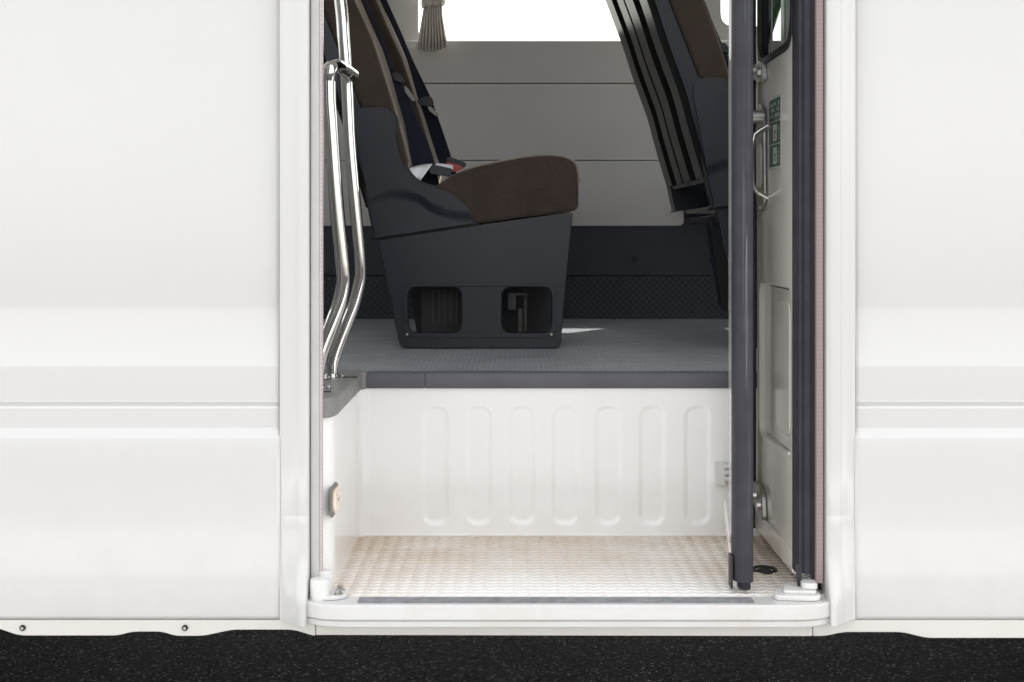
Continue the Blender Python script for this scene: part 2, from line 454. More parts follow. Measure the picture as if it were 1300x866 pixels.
# welts round the doorway
wl = MB(); wl.prism(rpoly([(-.3422,.020),(-.3422,.003),(-.3300,.001),(-.3262,.004),(-.3262,.020)], [0,.006,.006,.004,0]), .4075, 2.2, 'z'); wl.build('door_welt', WELT, bus, angle=60)
MB().prism(rpoly([(-.3259,.020),(-.3259,.0045),(-.3232,.0060),(-.3228,.020)], [0,.001,.002,0]), .4075, 2.2, 'z').build('welt_lip', PINKL, bus, angle=60)
MB().prism(rpoly([(.5165,.025),(.5165,.006),(.5282,.004),(.5285,.025)], [0,.002,.002,0]), .398, 2.2, 'z').build('door_welt', PINKD, bus, angle=60)
MB().box((.5290,.003,.398),(.5304,.022,2.2)).build('welt_lip', GREYT, bus)
# dark sealing strip on the hinge side, grooved
sp = [(.4850,.050),(.4850,.022),(.4865,.015),(.4890,.0125),(.4930,.0125),(.4950,.0150),(.4962,.0150),(.4985,.0125),(.5060,.0120),(.5095,.0145),(.5105,.022),(.5155,.024),(.5158,.050)]
MB().prism(sp, .412, 2.2, 'z').build('door_seal', RUBBER, bus, angle=40)
MB().box((.5108,.0185,.400),(.5158,.0235,2.2)).build('seal_channel', DRUB, bus)
fl = MB(); fl.loft([[P(x, y_, .012+dy) for (x, dy) in ((a,0),(b,0),(b,.003),(a,.003))] for (a, b, y_) in ((1009.5,1017,716),(1011,1018,735),(1013.5,1020,752),(1016.5,1023,769))]); fl.build('seal_tail', DRUB, bus)

# sill
m = MB(); m.prism(rpoly([(-.3915,.060),(-.3915,.012),(-.387,.002),(-.336,-.030),(-.320,-.042),(-.285,-.0475),(.478,-.0475),(.512,-.042),(.528,-.030),(.574,.003),(.579,.012),(.579,.060)], [0,0,.008,.02,.02,.03,.03,.02,.02,.008,0,0]), .349, .376, 'z')
m.build('door_sill', SILLW, bus, bevel=.004, seg=3)
m = MB(); m.prism(rpoly([(-.386,.040),(-.386,.006),(-.336,-.025),(-.316,-.038),(-.285,-.0425),(.478,-.0425),(.508,-.038),(.528,-.025),(.574,.006),(.574,.040)], [0,.008,.02,.02,.03,.03,.02,.02,.008,0]), .3365, .3485, 'z')
m.build('sill_lip', SILLW, bus, bevel=.003, seg=3)
# anti-slip strip
gs = MB(); gs.box((-.2575,-.036,.3755),(.404,-.005,.3775)); 
GRIT = basic('grey_anti_slip', (.23,.235,.255), .8, var=.25, vs=60, bs=.6, bscale=500)
gs.build('anti_slip_strip', GRIT, bus)

# step floor plate with raised zigzag bars
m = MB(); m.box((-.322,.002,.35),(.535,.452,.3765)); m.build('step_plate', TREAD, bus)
bars = MB(); bm = bars.bm
L, W, H = .0168, .0024, .0016
row = 0; y = .012
while y < .438:
    x = -.318; k = 0
    while x < .53:
        dirn = 1 if k % 2 == 0 else -1
        a = dirn*R(random.uniform(37,43))
        cx, cy = x+.0062, y+random.uniform(-.0005,.0005)
        ux, uy = math.cos(a), math.sin(a)
        pts = []
        for (s_, t_, h_) in ((-L/2-.002,0,0),(-L/2+.001,-W,0),(L/2-.001,-W,0),(L/2+.002,0,0),(L/2-.001,W,0),(-L/2+.001,W,0)):
            pts.append((cx+ux*s_-uy*t_, cy+uy*s_+ux*t_))
        b_ = [bm.verts.new((p[0],p[1],.3760)) for p in pts]
        t_ = [bm.verts.new((cx+(p[0]-cx)*.72, cy+(p[1]-cy)*.42+0, .3765+H)) for p in pts]
        bm.faces.new(t_)
        for i in range(6): bm.faces.new((b_[i], b_[(i+1)%6], t_[(i+1)%6], t_[i]))
        x += .0128; k += 1
    y += .0195; row += 1
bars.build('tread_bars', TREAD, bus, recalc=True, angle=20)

# back and side of the stepwell: one pressed sheet following the corner
import bisect
path = [(-.330,.032),(-.3125,.050),(-.3120,.10),(-.3118,.25),(-.3112,.395)]
for i in range(1, 9):
    a = R(90)*i/8; path.append((-.2912-.020*math.cos(a), .415+.020*math.sin(a)))
x = -.29
PATHX0 = len(path)
nx = 420
for i in range(1, nx+1): path.append((-.29+(.85*i/nx), .437))
ribs = [PX(c, .44) for c in (553,608,663,717.5,772,827.5,885)]
def sd(x, z, cx, hw, z0, z1, r):
    qx = abs(x-cx)-hw+r; qz = abs(z-(z0+z1)/2)-(z1-z0)/2+r
    return math.hypot(max(qx,0), max(qz,0))+min(max(qx,qz),0)-r
def ss(t): t = max(0,min(1,t)); return t*t*(3-2*t)
m = MB(); nz = 110; bm = m.bm; G = []
for (x, y) in path:
    colv = []
    for j in range(nz+1):
        z = .372+(.680-.372)*j/nz
        dy = 0
        if y >= .4369:
            for c in ribs:
                if abs(x-c) < .05:
                    dy = max(dy, .0036*ss(.5-sd(x, z, c, .0235, .402, .637, .020)/.012))
            dy += .0008*math.sin(x*9+z*4)
        colv.append(bm.verts.new((x, y+dy, z)))
    G.append(colv)
for a, b in zip(G, G[1:]):
    for j in range(nz): bm.faces.new((a[j], b[j], b[j+1], a[j+1]))
m.build('stepwell_panel', STEPW, bus, angle=60)
# sealant bead in the corner at the foot of the riser
MB().tube([(-.300,.436,.378),(.0,.4365,.378),(.53,.436,.378)], .0022, 8).build('sealant_bead', STEPW, bus)

# side marker lamp on the stepwell side
lm = MB().prism(rpoly([(.020,.500),(.020,.560),(.060,.572),(.060,.505)] and [(.026,.502),(.092,.502),(.113,.514),(.113,.540),(.092,.554),(.026,.554)], .014, 6), -.3115, -.3085, 'x')
lo = lm.build('step_lamp', GREYT, bus)
MB().prism(rrect(.036,.507,.106,.548,.018,6), -.3090, -.3035, 'x').build('lamp_lens', LENSM, lo, bevel=.0015)
MB().tube([(-.305,.07,.527),(-.302,.07,.527)], .003, 10).build('lamp_screw', STEEL, lo)
# white hinge bracket on the riser
hb = MB(); hb.box(P(908,617,.425),(PX(921,.43),.437,PZ(588,.425))); 
for zz in (592,600,608): hb.tube([P(918,zz,.425),P(927,zz,.425)], .0048, 12)
hb.build('hinge_bracket', WPLAST, bus, bevel=.001)
# floor slab and nosings
pl = [(BX0,.075),(-.335,.075),(-.316,.0755),(-.3165,.440),(.56,.440),(.56,.075),(BX1,.075),(BX1,FARY),(BX0,FARY)]
MB().prism(pl, .680, FLOOR, 'z').build('cabin_floor', VINYL, bus)
n1 = MB(); nose = [(.4325,.676),(.4305,.680),(.4300,.700),(.4320,.7065),(.436,.7085),(.455,.7085),(.455,.676)]
jx = PX(540,.44)
n1.prism(nose, -.3085+.004, jx-.0006, 'x'); n1.build('step_nosing', NOSE, bus, angle=50)
n1 = MB(); n1.prism(nose, jx+.0006, .56, 'x'); n1.build('step_nosing', NOSE, bus, angle=50)
n2 = MB(); n2.prism(rpoly([(-.372,.026),(-.330,.026),(-.312,.036),(-.3035,.060),(-.3035,.425),(-.2935,.4315),(-.2935,.452),(-.372,.452)], [.0,.008,.012,.02,.008,.006,0,0]), .674, .7095, 'z')
n2.build('nosing_cover', NOSEG, bus, bevel=.004, seg=3)
# two drain-like screw recesses in the cover
for py, px in ((500.5,414),):
    y = .11; x = -.333
    MB().prism(rrect(x-.012,y-.006,x+.012,y+.006,.005), .7092, .7108, 'z').build('cover_clip', BLACK, bus, bevel=.0006)

# far wall, windows, ceiling, ends
WB = PZ(51, 2.0)
WXL, WXR = PX(530,2.0), 1.30
wm = MB()
hole = rrect(WXL, WB, .605, 2.15, .045, 6)
hole3 = rrect(.68, WB+.05, WXR, 2.15, .045, 6)  # higher sill and wider post, shaped to keep a sun streak out
hole0 = rrect(-2.2, WB, WXL-.16, 2.15, .045, 6)
hole2 = rrect(WXR+.16, WB, 2.7, 2.15, .045, 6)
wm.prism([(BX0,FLOOR-.03),(BX1,FLOOR-.03),(BX1,TOP),(BX0,TOP)], 2.030, 2.075, holes=[hole, hole0, hole2, hole3])
wm.build('far_wall', GREYP, bus, bevel=.010, seg=3)
for k, h in enumerate((hole, hole0, hole2, hole3)):
    xs = [p[0] for p in h]
    MB().box((min(xs)-.02,2.060,WB-.02),(max(xs)+.02,2.063,2.17)).build('window', GLASS, bus)
# grey wall panelling in planks
z1, z2, z3 = PZ(106,2.0), PZ(204,2.0), PZ(287,2.0)
pr = PX(868,2.0)
MB().box((BX0,2.000,z1+.0012),(pr+.6,2.031,WB-.0015)).build('wall_panel', GREYP, bus, bevel=.003)
MB().box((BX0,2.000,z2+.0012),(pr+.6,2.031,z1-.0012)).build('wall_panel', GREYP, bus, bevel=.003)
MB().prism(rpoly([(BX0,z3),(pr,z3),(pr,z2-.0012),(BX0,z2-.0012)], [0,.02,.004,0], 6), 1.996, 2.031).build('wall_panel', GREYP, bus, bevel=.005, seg=3)
# lower lining
zl = PZ(350,2.0)
MB().box((BX0,2.006,zl),(BX1,2.03,PZ(272,2.0))).build('lower_lining', DARKW, bus, bevel=.002)
MB().box((pr+.004,1.985,PZ(272,2.0)),(BX1,2.03,PZ(259,2.0))).build('lining_shelf', GREYT, bus, bevel=.004)
MB().box((BX0,2.001,FLOOR),(BX1,2.03,zl-.002)).build('quilted_lining', QUILT, bus)
for (px, py, mt) in ((805,329,BLACK),(885,281,STEEL),(905,330,BLACK)):
    c = P(px, py, 2.0)
    MB().tube([(c[0],2.001,c[2]),(c[0],2.008,c[2])], .011 if mt is BLACK else .007, 18).build('trim_button', mt, bus, bevel=.001)
MB().box((BX0,.06,TOP),(BX1,2.075,TOP+.05)).build('roof', WHITE, bus, bevel=.01)
MB().box((BX0,.075,TOP-.02),(BX1,2.03,TOP-.001)).build('ceiling', CEIL, bus)
for x in (BX0, BX1-.03):
    MB().prism([(.076,.68),(2.029,.68),(2.029,TOP-.021),(.076,TOP-.021)], x, x+.03, 'x', holes=[rrect(.3,1.5,1.8,2.2,.05)]).build('end_wall', GREYP, bus)
# underbody so the bus is closed from below, wheels
MB().prism([(BX0,.30),(BX1,.30),(BX1,.34),(BX0,.34)], .60, 2.03).build('underbody', BLACK, bus)
MB().prism([(BX0,.34),(LJ-.02,.34),(LJ-.02,.66),(BX0,.66)], .08, .12).build('underbody', BLACK, bus)
for x in (-2.05, 2.05):
    for y in (.06, 1.82):
        w = MB(); w.tube([(x,y,.36),(x,y+.015,.36),(x,y+.185,.36),(x,y+.20,.36)], [.33,.36,.36,.33], 40)
        wo = w.build('wheel', TYRE, bus)
        MB().tube([(x,y-.004,.36),(x,y+.204,.36)], .2, 32).build('rim', STEEL, wo)

# chrome handrails
def rail(pts, r, name='handrail'):
    return MB().tube(pts, r, 24).build(name, CHROME, bus, angle=60)
yb = .318
def pb(px, py): return P(px, py, yb)
B = curve([pb(400,-260),pb(414,-120),pb(432,0),pb(436.5,54),pb(440.5,108),pb(444,180),pb(449,240),pb(454.5,300),pb(457.2,332),pb(457.2,352),pb(453.5,371),pb(448,390),pb(440,411),pb(430,437),pb(424,455),pb(421.5,468),pb(421,484)],8)
rb = rail(B, .0118)
ya = .150
def pa(px, py): return P(px, py, ya)
A = curve([P(446,95,.300),P(441,91,.27),P(433,86,.215),P(425,84.5,.175),pa(419,89),pa(417,103)],8)+curve([pa(417.5,130),pa(420,162),pa(424.5,225),pa(428.5,274),pa(432.5,314),pa(435.3,342),pa(435.5,361),pa(430.5,386),pa(420,414),pa(411.5,435),pa(405,455),pa(402.3,475),pa(402,499)],8)
ra = rail(A, .0134)
MB().tube([P(440,90.5,.262),P(447,95.5,.306)], .0135, 20).build('rail_clamp', CHROME, ra, bevel=.0015)
for (px, py, y, root) in ((421,485,yb,rb),(402,502,ya,ra)):
    c = P(px, py, y); x, y = c[0], c[1]
    f = MB(); f.tube([(x,y,.7095),(x,y,.7125),(x,y,.7135)], [.027,.027,.024], 28); f.tube([(x,y,.7125),(x,y,.719)], [.0165,.013], 24)
    fo = f.build('rail_flange', CHROME, root)
    for a in (20,140,260):
        sc = MB(); sc.tube([(x+.021*math.cos(R(a)),y+.021*math.sin(R(a)),.712),(x+.021*math.cos(R(a)),y+.021*math.sin(R(a)),.7155)], [.0045,.003], 10)
        sc.build('flange_screw', STEEL, root)
for (x, y) in ((PX(446,.33),.335),):
    MB().prism(rrect(x-.014,y-.007,x+.012,y+.007,.005), .7092, .7106, 'z').build('cover_clip', BLACK, bus)

# white pivot on the left of the sill
px_, py_ = -.3235, -.008
pv = MB(); pv.tube([(px_,py_,.376),(px_,py_,.405),(px_,py_,.4095),(px_,py_,.4110)], [.0172,.0172,.0160,.0120], 32)
pvo = pv.build('door_pivot', WPLAST, bus, angle=45)
MB().prism(rpoly([(-.338,-.024),(-.300,-.024),(-.280,-.012),(-.276,.010),(-.290,.030),(-.320,.034),(-.338,.02)], .012), .3762, .3835, 'z').build('pivot_plate', WPLAST, pvo, bevel=.002)
MB().tube([(-.317,.012,.376),(-.317,.012,.416),(-.317,.012,.418)], [.0135,.0135,.011], 28).build('pivot_sleeve', WPLAST, pvo)
for y in (-.010, .016):
    b_ = MB(); b_.tube([(-.2925,y,.3835),(-.2925,y,.3855)], .0078, 20); b_.tube([(-.2925,y,.3855),(-.2925,y,.3915)], .0055, 6)
    b_.build('pivot_bolt', STEEL, pvo, bevel=.0006)
# right hand pivot blocks
rv = MB()
rv.prism(rpoly([(.440,-.022),(.505,-.030),(.520,-.02),(.520,.045),(.470,.045),(.445,.01)], .01), .3762, .3850, 'z')
rvo = rv.build('door_pivot', WPLAST, bus, bevel=.002)
MB().prism(rpoly([(.456,-.012),(.512,-.018),(.518,.040),(.470,.040)], .008), .3850, .3905, 'z').build('pivot_plate', WPLAST, rvo, bevel=.0015)
MB().prism(rpoly([(.490,-.006),(.516,-.010),(.518,.035),(.492,.035)], .008), .3905, .4010, 'z').build('pivot_sleeve', WPLAST, rvo, bevel=.002)
# ring on the tread
rg = MB(); c = (.459,.167)
ring = [(c[0]+.021*math.cos(2*math.pi*i/24), c[1]+.021*math.sin(2*math.pi*i/24), .3785) for i in range(25)]
rg.tube(ring, .0032, 8, cap=False); rg.tube([(c[0],c[1],.376),(c[0],c[1],.3785)], .012, 20)
rg.build('floor_socket', DRUB, bus)

# ------------------------------------------------------------------ folding door
XA = .49
leaf = MB()
winh = rrect(.072,1.325,.376,2.08,.055,7); rech = rpoly([(.085,.596),(.375,.596),(.375,.892),(.085,.892)], .03, 6)
leaf.prism([(.050,.398),(.402,.398),(.402,2.15),(.050,2.15)], XA, XA+.022, 'x', holes=[winh, rech])
la = leaf.build('door_leaf', DOORP, bus, bevel=.005, seg=3)
MB().box((XA+.012,.086,.60),(XA+.016,.374,.888)).build('recess_plate', DOORP, la)
rib_ = MB()
rib_.prism(rrect(.135,.625,.255,.865,.02), XA+.008, XA+.0118, 'x')
rib_.build('recess_ribs', DOORP, la, bevel=.003)
# raised bottom rail of the leaf
MB().prism([(.052,.402),(.400,.402),(.400,.440),(.052,.440)], XA-.004, XA-.0002, 'x').build('leaf_rail', DOORP, la, bevel=.0018)
fr = MB(); fr.prism(rrect(.064,1.317,.384,2.088,.062,7), XA-.0035, XA+.006, 'x', holes=[rrect(.078,1.331,.370,2.074,.050,7)])
fr.build('window_seal', DRUB, la, bevel=.0015)
MB().prism(rrect(.074,1.327,.374,2.078,.053,7), XA+.006, XA+.009, 'x').build('window', TGLASS, la)
# sticker
st = MB(); sy0, sy1, sz0, sz1 = .171, .272, 1.114, 1.242
st.box((XA-.0006,sy0-.004,sz0-.004),(XA-.0002,sy1+.004,sz1+.003)); so = st.build('safety_sticker', STWHITE, la, smooth=False)
h3 = (sz1-sz0)/3
for k in range(3):
    z0 = sz0+k*h3
    MB().box((XA-.0009,sy0,z0+.001),(XA-.0006,sy1,z0+h3-.001)).build('sticker_field', GREEN, so, smooth=False)
w_ = MB()
for k in (0, 1):
    z0 = sz0+k*h3
    w_.box((XA-.0012,sy0+.030,z0+.006),(XA-.0009,sy0+.062,z0+h3-.006))
w_.build('pictogram_field', STWHITE, so, smooth=False)
t_ = MB()
# line of small characters in the top field and beside the pictograms
for r_ in range(3):
    for c_ in range(6):
        y0 = sy0+.010+c_*.0138; z0 = sz0+2*h3+.008+r_*.0105
        if (r_*6+c_) % 5 == 3: continue
        for (a, b, c2, d) in ((0,0,.008,.0012),(0,.003,.008,.0042),(.003,0,.0042,.007)): t_.box((XA-.0012,y0+a,z0+b),(XA-.0009,y0+c2,z0+d))
for k in (0,1):
    for r_ in range(3):
        z0 = sz0+k*h3+.008+r_*.009; y0 = sy0+.010
        t_.box((XA-.0012,y0,z0),(XA-.0009,y0+.008,z0+.0012)); t_.box((XA-.0012,y0+.003,z0),(XA-.0009,y0+.0042,z0+.006))
t_.build('sticker_characters', STWHITE, so, smooth=False)
for k in (0,1):
    z0 = sz0+k*h3; pg = MB()
    pg.box((XA-.0015,sy0+.042,z0+.010),(XA-.0012,sy0+.048,z0+.026)); pg.box((XA-.0015,sy0+.036,z0+.021),(XA-.0012,sy0+.046,z0+.024))
    pg.build('pictogram', REDB if k else GREEN, so, smooth=False)
# pull handle with its backing plate
hp = MB(); hp.prism(rpoly([(.292,1.045),(.350,1.030),(.372,1.060),(.372,1.225),(.340,1.246),(.300,1.225)], .02, 5), XA-.008, XA-.0004, 'x')
hpo = hp.build('handle_plate', STEEL, la, bevel=.003)
MB().prism(rrect(.312,1.080,.356,1.165,.012), XA-.0092, XA-.0078, 'x').build('plate_inset', DOORP, hpo)
yh = .290
H_ = curve([(XA+.001,yh,1.197),(XA-.016,yh,1.187)],3)+curve([(XA-.0255,yh,1.180),(XA-.0285,yh,1.166)],4)+curve([(XA-.030,yh,1.13),(XA-.0295,yh,1.09)],4)+curve([(XA-.027,yh,1.078),(XA-.018,yh,1.068)],4)+[Vector((XA+.001,yh,1.058))]
MB().tube(H_, .0044, 14).build('pull_handle', CHROME, hpo)
MB().tube([(XA-.036,.285,1.213),(XA-.008,.285,1.213)], .0125, 22).build('latch_barrel', STEEL, hpo, bevel=.001)
MB().tube([(XA-.006,.33,1.040),(XA-.009,.33,1.040)], .005, 12).build('plate_screw', CHROME, hpo)
# hinge plates linking the two leaves
for (zc, hh) in ((1.305,.018),(.468,.028)):
    hb = MB(); hb.prism(rpoly([(.290,zc-hh),(.330,zc-hh*1.2),(.400,zc-hh*.4),(.400,zc+hh),(.330,zc+hh*1.2),(.300,zc+hh*.5)], .01), XA-.010, XA-.0005, 'x')
    hbo = hb.build('leaf_hinge', STEEL if zc < 1 else WPLAST, la, bevel=.002)
    for (yy, dz) in ((.312,-.004),(.36,.006)):
        s_ = MB(); s_.tube([(XA-.010,yy,zc+dz),(XA-.017,yy,zc+dz)], [.009,.0075], 16)
        s_.build('hinge_bolt', CHROME if zc < 1 else STEEL, hbo)
MB().box((.478,.402,.40),(.489,.408,2.15)).build('hinge_gasket', DRUB, la)
MB().box((.4735,.385,.40),(.4765,.392,2.15)).build('hinge_strip', DOORP, la)

# second leaf, folded against the first
def shear(q): return (q[0] + (q[1]-.05)*.128, q[1], q[2])
lb = MB(); lb.prism([(.050,.398),(.392,.398),(.392,2.15),(.050,2.15)], .388, .413, 'x', holes=[rrect(.082,1.325,.366,2.08,.055,7)], fn=shear)
lbo = lb.build('door_leaf', DOORP, bus, bevel=.003)
MB().prism(rrect(.080,1.322,.368,2.083,.055,7), .399, .402, 'x', fn=shear).build('window', TGLASS, lbo)
sl = rpoly([(.3795,.0495),(.3780,.035),(.3805,.016),(.3890,.0075),(.4025,.0070),(.4110,.013),(.4130,.030),(.4120,.0495)], [.002,.01,.01,.01,.01,.01,.01,.002], 4)
se = MB().prism(sl, .3975, 2.15, 'z').build('door_seal', SCUFF, lbo, angle=60)
MB().prism([(p[0]*.62+.402*.38, p[1]*.7+.03*.3) for p in sl], .3835, .3976, 'z').build('seal_plug', RUBBER, se, bevel=.001)
MB().box((.3740,.020,.385),(.3774,.046,.440)).build('leaf_catch', DRUB, lbo)
MB().prism([(.060,.42),(.30,.44),(.33,.47),(.10,.45)], .3765, .380, 'x', fn=shear).build('leaf_guide', DOORP, lbo)
bt = MB()
bt.tube([(.3865,.078,.455),(.3820,.078,.455)], .007, 12); bt.build('leaf_bolt', STEEL, lbo)

# ------------------------------------------------------------------ double seats
SY = .96
RX, RY, RZ = -.15, .97, FLOOR
GS = 'double passenger seats facing the front of the bus'
seat = empty('passenger_seat', (RX, RY, RZ), 'brown and navy double seat in the middle of the doorway, its cushion in full view', 'bus seat', GS)
def Q(px, py): return (PX(px, SY), PZ(py, SY))
YN = .966; W1 = .37; Y2 = YN+W1+.015; YE = Y2+W1
# base with two openings
base = rpoly([Q(480,305),Q(601,286.5),Q(724,269.5),Q(727,271),Q(712,436),Q(708,442.5),Q(512,442.5),Q(507,437)], [.004,.03,.005,.006,.008,.008,.012,.008], 4)
def rr(px0, py0, px1, py1, r): a = Q(px0,py1); b = Q(px1,py0); return rrect(a[0],a[1],b[0],b[1],r,6)
o1 = rr(518,365,586,423,.024); o2 = rr(637,365,700,423,.024)
m = MB(); m.prism(base, .960, .985, holes=[o1, o2]); bo = m.build('base', NAVY, seat, bevel=.005, seg=3)
m = MB(); m.prism(rr(583,371,640,418,.010), .9650, .9655); 
# recessed field between the openings: shallow frame ridge around both
m = MB(); m.prism(rr(512,360,706,429,.030), .9575, .9602, holes=[rr(517,364,701,424,.026)]); m.build('base_rim', NAVY, bo, bevel=.0012)
# rest of the box: front, back, far side
m = MB()
fx = [Q(724,270), Q(711,440)]; bx_ = [Q(484,306), Q(513,440)]
m.prism([fx[0], fx[1], (fx[1][0]-.012, fx[1][1]), (fx[0][0]-.012, fx[0][1])], .9855, 1.03)
m.prism([bx_[0], bx_[1], (bx_[1][0]+.012, bx_[1][1]), (bx_[0][0]+.012, bx_[0][1])], .9855, 1.03)
m.prism([Q(500,312),Q(716,282),Q(716,296),Q(502,322)], .9856, YE-.004)
m.prism([Q(497,320),Q(519,320),Q(526,440),Q(516,440)], 1.35, 1.362)
m.prism([Q(600,300),Q(640,300),Q(630,440),Q(610,440)], YE-.10, YE-.07)
m.build('base_frame', NAVY, bo)
m = MB(); m.prism([Q(497,312),Q(716,290),Q(708,438),Q(516,438)], 1.30, 1.308)  # black sheets added behind the openings so they look shaded inside
m.prism([Q(516,439.5),Q(708,439.5),Q(708,442.2),Q(516,442.2)], .9856, 1.2995)
m.build('base_shade_sheets', BLACK, bo)
# heater grille and bracket inside
hg = MB(); a = P(535,419,1.10); b = P(588,360,1.10)
hg.box((a[0],1.10,FLOOR+.012),(b[0],1.20,b[2]-.004))
ho = hg.build('under_seat_heater', BLACK, seat)
hv = MB()
for i in range(6):
    x = PX(549+i*7.5,1.095); hv.box((x,1.092,PZ(411,1.095)),(x+.004,1.0995,PZ(368,1.095)))
hv.build('heater_fins', basic('heater_fin', (.035,.035,.033), .45), ho)
br = MB(); a = P(645,393,1.05); b = P(655,372,1.05)
br.box((a[0],1.05,a[2]),(b[0],1.054,b[2])); br.box((b[0],1.05,b[2]-.006),(b[0]+.03,1.10,b[2])); br.box((PX(658,1.08),1.08,FLOOR+.002),(PX(663,1.08),1.09,PZ(392,1.08)))
br.box((PX(665,1.12),1.12,FLOOR+.002),(PX(669,1.12),1.13,PZ(366,1.12)))
br.build('seat_bracket', FOIL, seat)
for (px, py) in ((517,424.5),(700,424.5)):
    c = P(px, py, .957); s_ = MB(); s_.tube([(c[0],.9555,c[2]),(c[0],.961,c[2])], .0068, 16)
    s1 = s_.build('base_screw', BLACK, bo, bevel=.001)
    MB().tube([(c[0],.9545,c[2]),(c[0],.9557,c[2])], .0030, 6).build('screw_head', STEEL, s1)
# armrest / hinge cover
arm = [Q(*p) for p in ((450.3,158),(452,144),(459,138.5),(470,137),(485,137),(495,141.5),(501.5,152),(502.5,168),(504.5,185),(509,202),(516.5,217),(526,228),(539,235.5),(553,239),(566,242.5),(577,248),(589,258.5),(597,269),(601,281.5),(598,283.8),(479.5,301.5),(477,299),(469,262),(461,215),(455,185))]
arm = [tuple(p) for p in curve([Vector((a,b,0)) for a,b in arm+[arm[0]]], 3)][:-1]
arm = [(p[0],p[1]) for p in arm]
m = MB(); m.prism(arm, .9545, .995); ao = m.build('armrest_cover', NAVYC, seat, bevel=.011, seg=5, angle=50)
cxm = sum(p[0] for p in arm)/len(arm); czm = sum(p[1] for p in arm)/len(arm)
rim = []
for i, p in enumerate(arm):
    a_ = Vector(arm[i-1]); b_ = Vector(arm[(i+1) % len(arm)]); t_v = (b_-a_).normalized(); n_v = Vector((t_v.y, -t_v.x))
    if n_v.dot(Vector((p[0]-cxm, p[1]-czm))) < 0 and i < 8: n_v = -n_v
    rim.append((p[0]+n_v.x*.0066, p[1]+n_v.y*.0066))
area = sum(arm[i-1][0]*arm[i][1]-arm[i][0]*arm[i-1][1] for i in range(len(arm)))
if area < 0:
    rim = []
    for i, p in enumerate(arm):
        a_ = Vector(arm[i-1]); b_ = Vector(arm[(i+1) % len(arm)]); t_v = (b_-a_).normalized()
        rim.append((p[0]-t_v.y*.0066, p[1]+t_v.x*.0066))
MB().prism(rim, .9725, .9935).build('cover_gap_shade', BLACK, ao)  # black plate added round the cover, standing in for the shaded gap
c = P(566,262,.953); s_ = MB(); s_.tube([(c[0],.9528,c[2]),(c[0],.957,c[2])], .0082, 18); s1 = s_.build('cover_screw', BLACK, ao, bevel=.001)
MB().tube([(c[0],.9518,c[2]),(c[0],.9532,c[2])], .0040, 6).build('screw_head', NAVY, s1)
arm2 = [(p[0], p[1]) for p in arm]
m = MB(); m.prism(arm2, YE-.005, YE+.080); m.build('armrest_cover', NAVY, seat, bevel=.006, seg=2, angle=50)  # far cover widened towards the wall to block sun from the floor
# cushions
cus = [Q(*p) for p in ((540,262),(550,240),(566,227),(580,219.5),(600,212.5),(630,205.5),(655,200.8),(682,197),(708,197.3),(722,201),(730,207),(733.5,217),(735,238),(734.5,262),(731,268),(724,267.5),(604,283.5),(575,288))]
cus = [(p[0],p[1]) for p in curve([Vector((a,b,0)) for a,b in cus[:14]], 4)] + cus[14:]
for (ya_, yb_) in ((YN-.004, YN+W1), (Y2, YE)):
    m = MB(); m.prism(cus, ya_, yb_); m.build('cushion', BROWN, seat, bevel=.012, seg=5, angle=60)
# pale bead along the cushion's top edge, window light put into its colour
rim_path = [(p[0], YN+.0035, p[1]-.0012) for p in cus[14:48]]
MB().tube(rim_path, .0042, 8).build('lit_rim', fabric('lit_rim_fabric', (.16,.14,.12), (.26,.23,.20), .6), seat)
# backrests and shells; the line of the back continues above the picture to the headrest
front = [(512,232),(519,205),(509,168),(498,130),(485,88),(471,46),(450,0),(424,-62),(398,-125),(372,-190),(352,-240),(338,-272)]
rear  = [(303,-262),(318,-220),(341,-160),(368,-92),(396,-22),(419,38),(437,84),(455,130),(470,172),(482,215),(490,240)]
back = [Q(*p) for p in front]+[Q(322,-285)]+[Q(*p) for p in rear]
shellf = [Q(*p) for p in ((488,240),(470,172),(455,130),(437,84),(419,38),(396,-22),(368,-92),(341,-160),(318,-220),(306,-252))]
shellr_ = [Q(*p) for p in ((296,-250),(300,-235),(323,-172),(350,-104),(377,-28),(401.5,38),(419,92),(440,150),(451,190),(461,225),(470,255),(474,268))]
shellr = [(v[0],v[1]) for v in curve([Vector((p[0],p[1],0)) for p in shellr_], 5)]
for (ya_, yb_) in ((YN+.002, YN+W1-.002), (Y2+.002, YE-.002)):
    far = ya_ > 1.2
    bk_ = [(p[0]+(.042 if far and i < len(front) else 0), p[1]) for i, p in enumerate(back)]
    m = MB(); m.prism(bk_, ya_, yb_); m.build('backrest', BROWN, seat, bevel=.018, seg=5, angle=60)
    sh = MB(); sh.prism(shellf+shellr, ya_-.003, yb_+.003)
    so_ = sh.build('back_shell', NAVY, seat, bevel=.003)
    # glossy back: two raised flanges with a dark channel between
    def strip(y0, y1, t0, t1, mat, name):
        r_ = shellr[9:-3]
        outer = [(p[0]-t1, p[1]-t1*.2) for p in r_]; inner = [(p[0]-t0, p[1]-t0*.2) for p in r_]
        MB().prism(outer+inner[::-1], y0, y1).build(name, mat, so_)
    w = yb_-ya_
    strip(ya_+.004, yb_-.004, -.004, .0045, BLACKG, 'shell_skin')
    strip(ya_+.006, ya_+w*.33, .0035, .016, GREYG, 'shell_flange')
    strip(ya_+w*.62, yb_-.006, .0035, .016, GREYG, 'shell_flange')
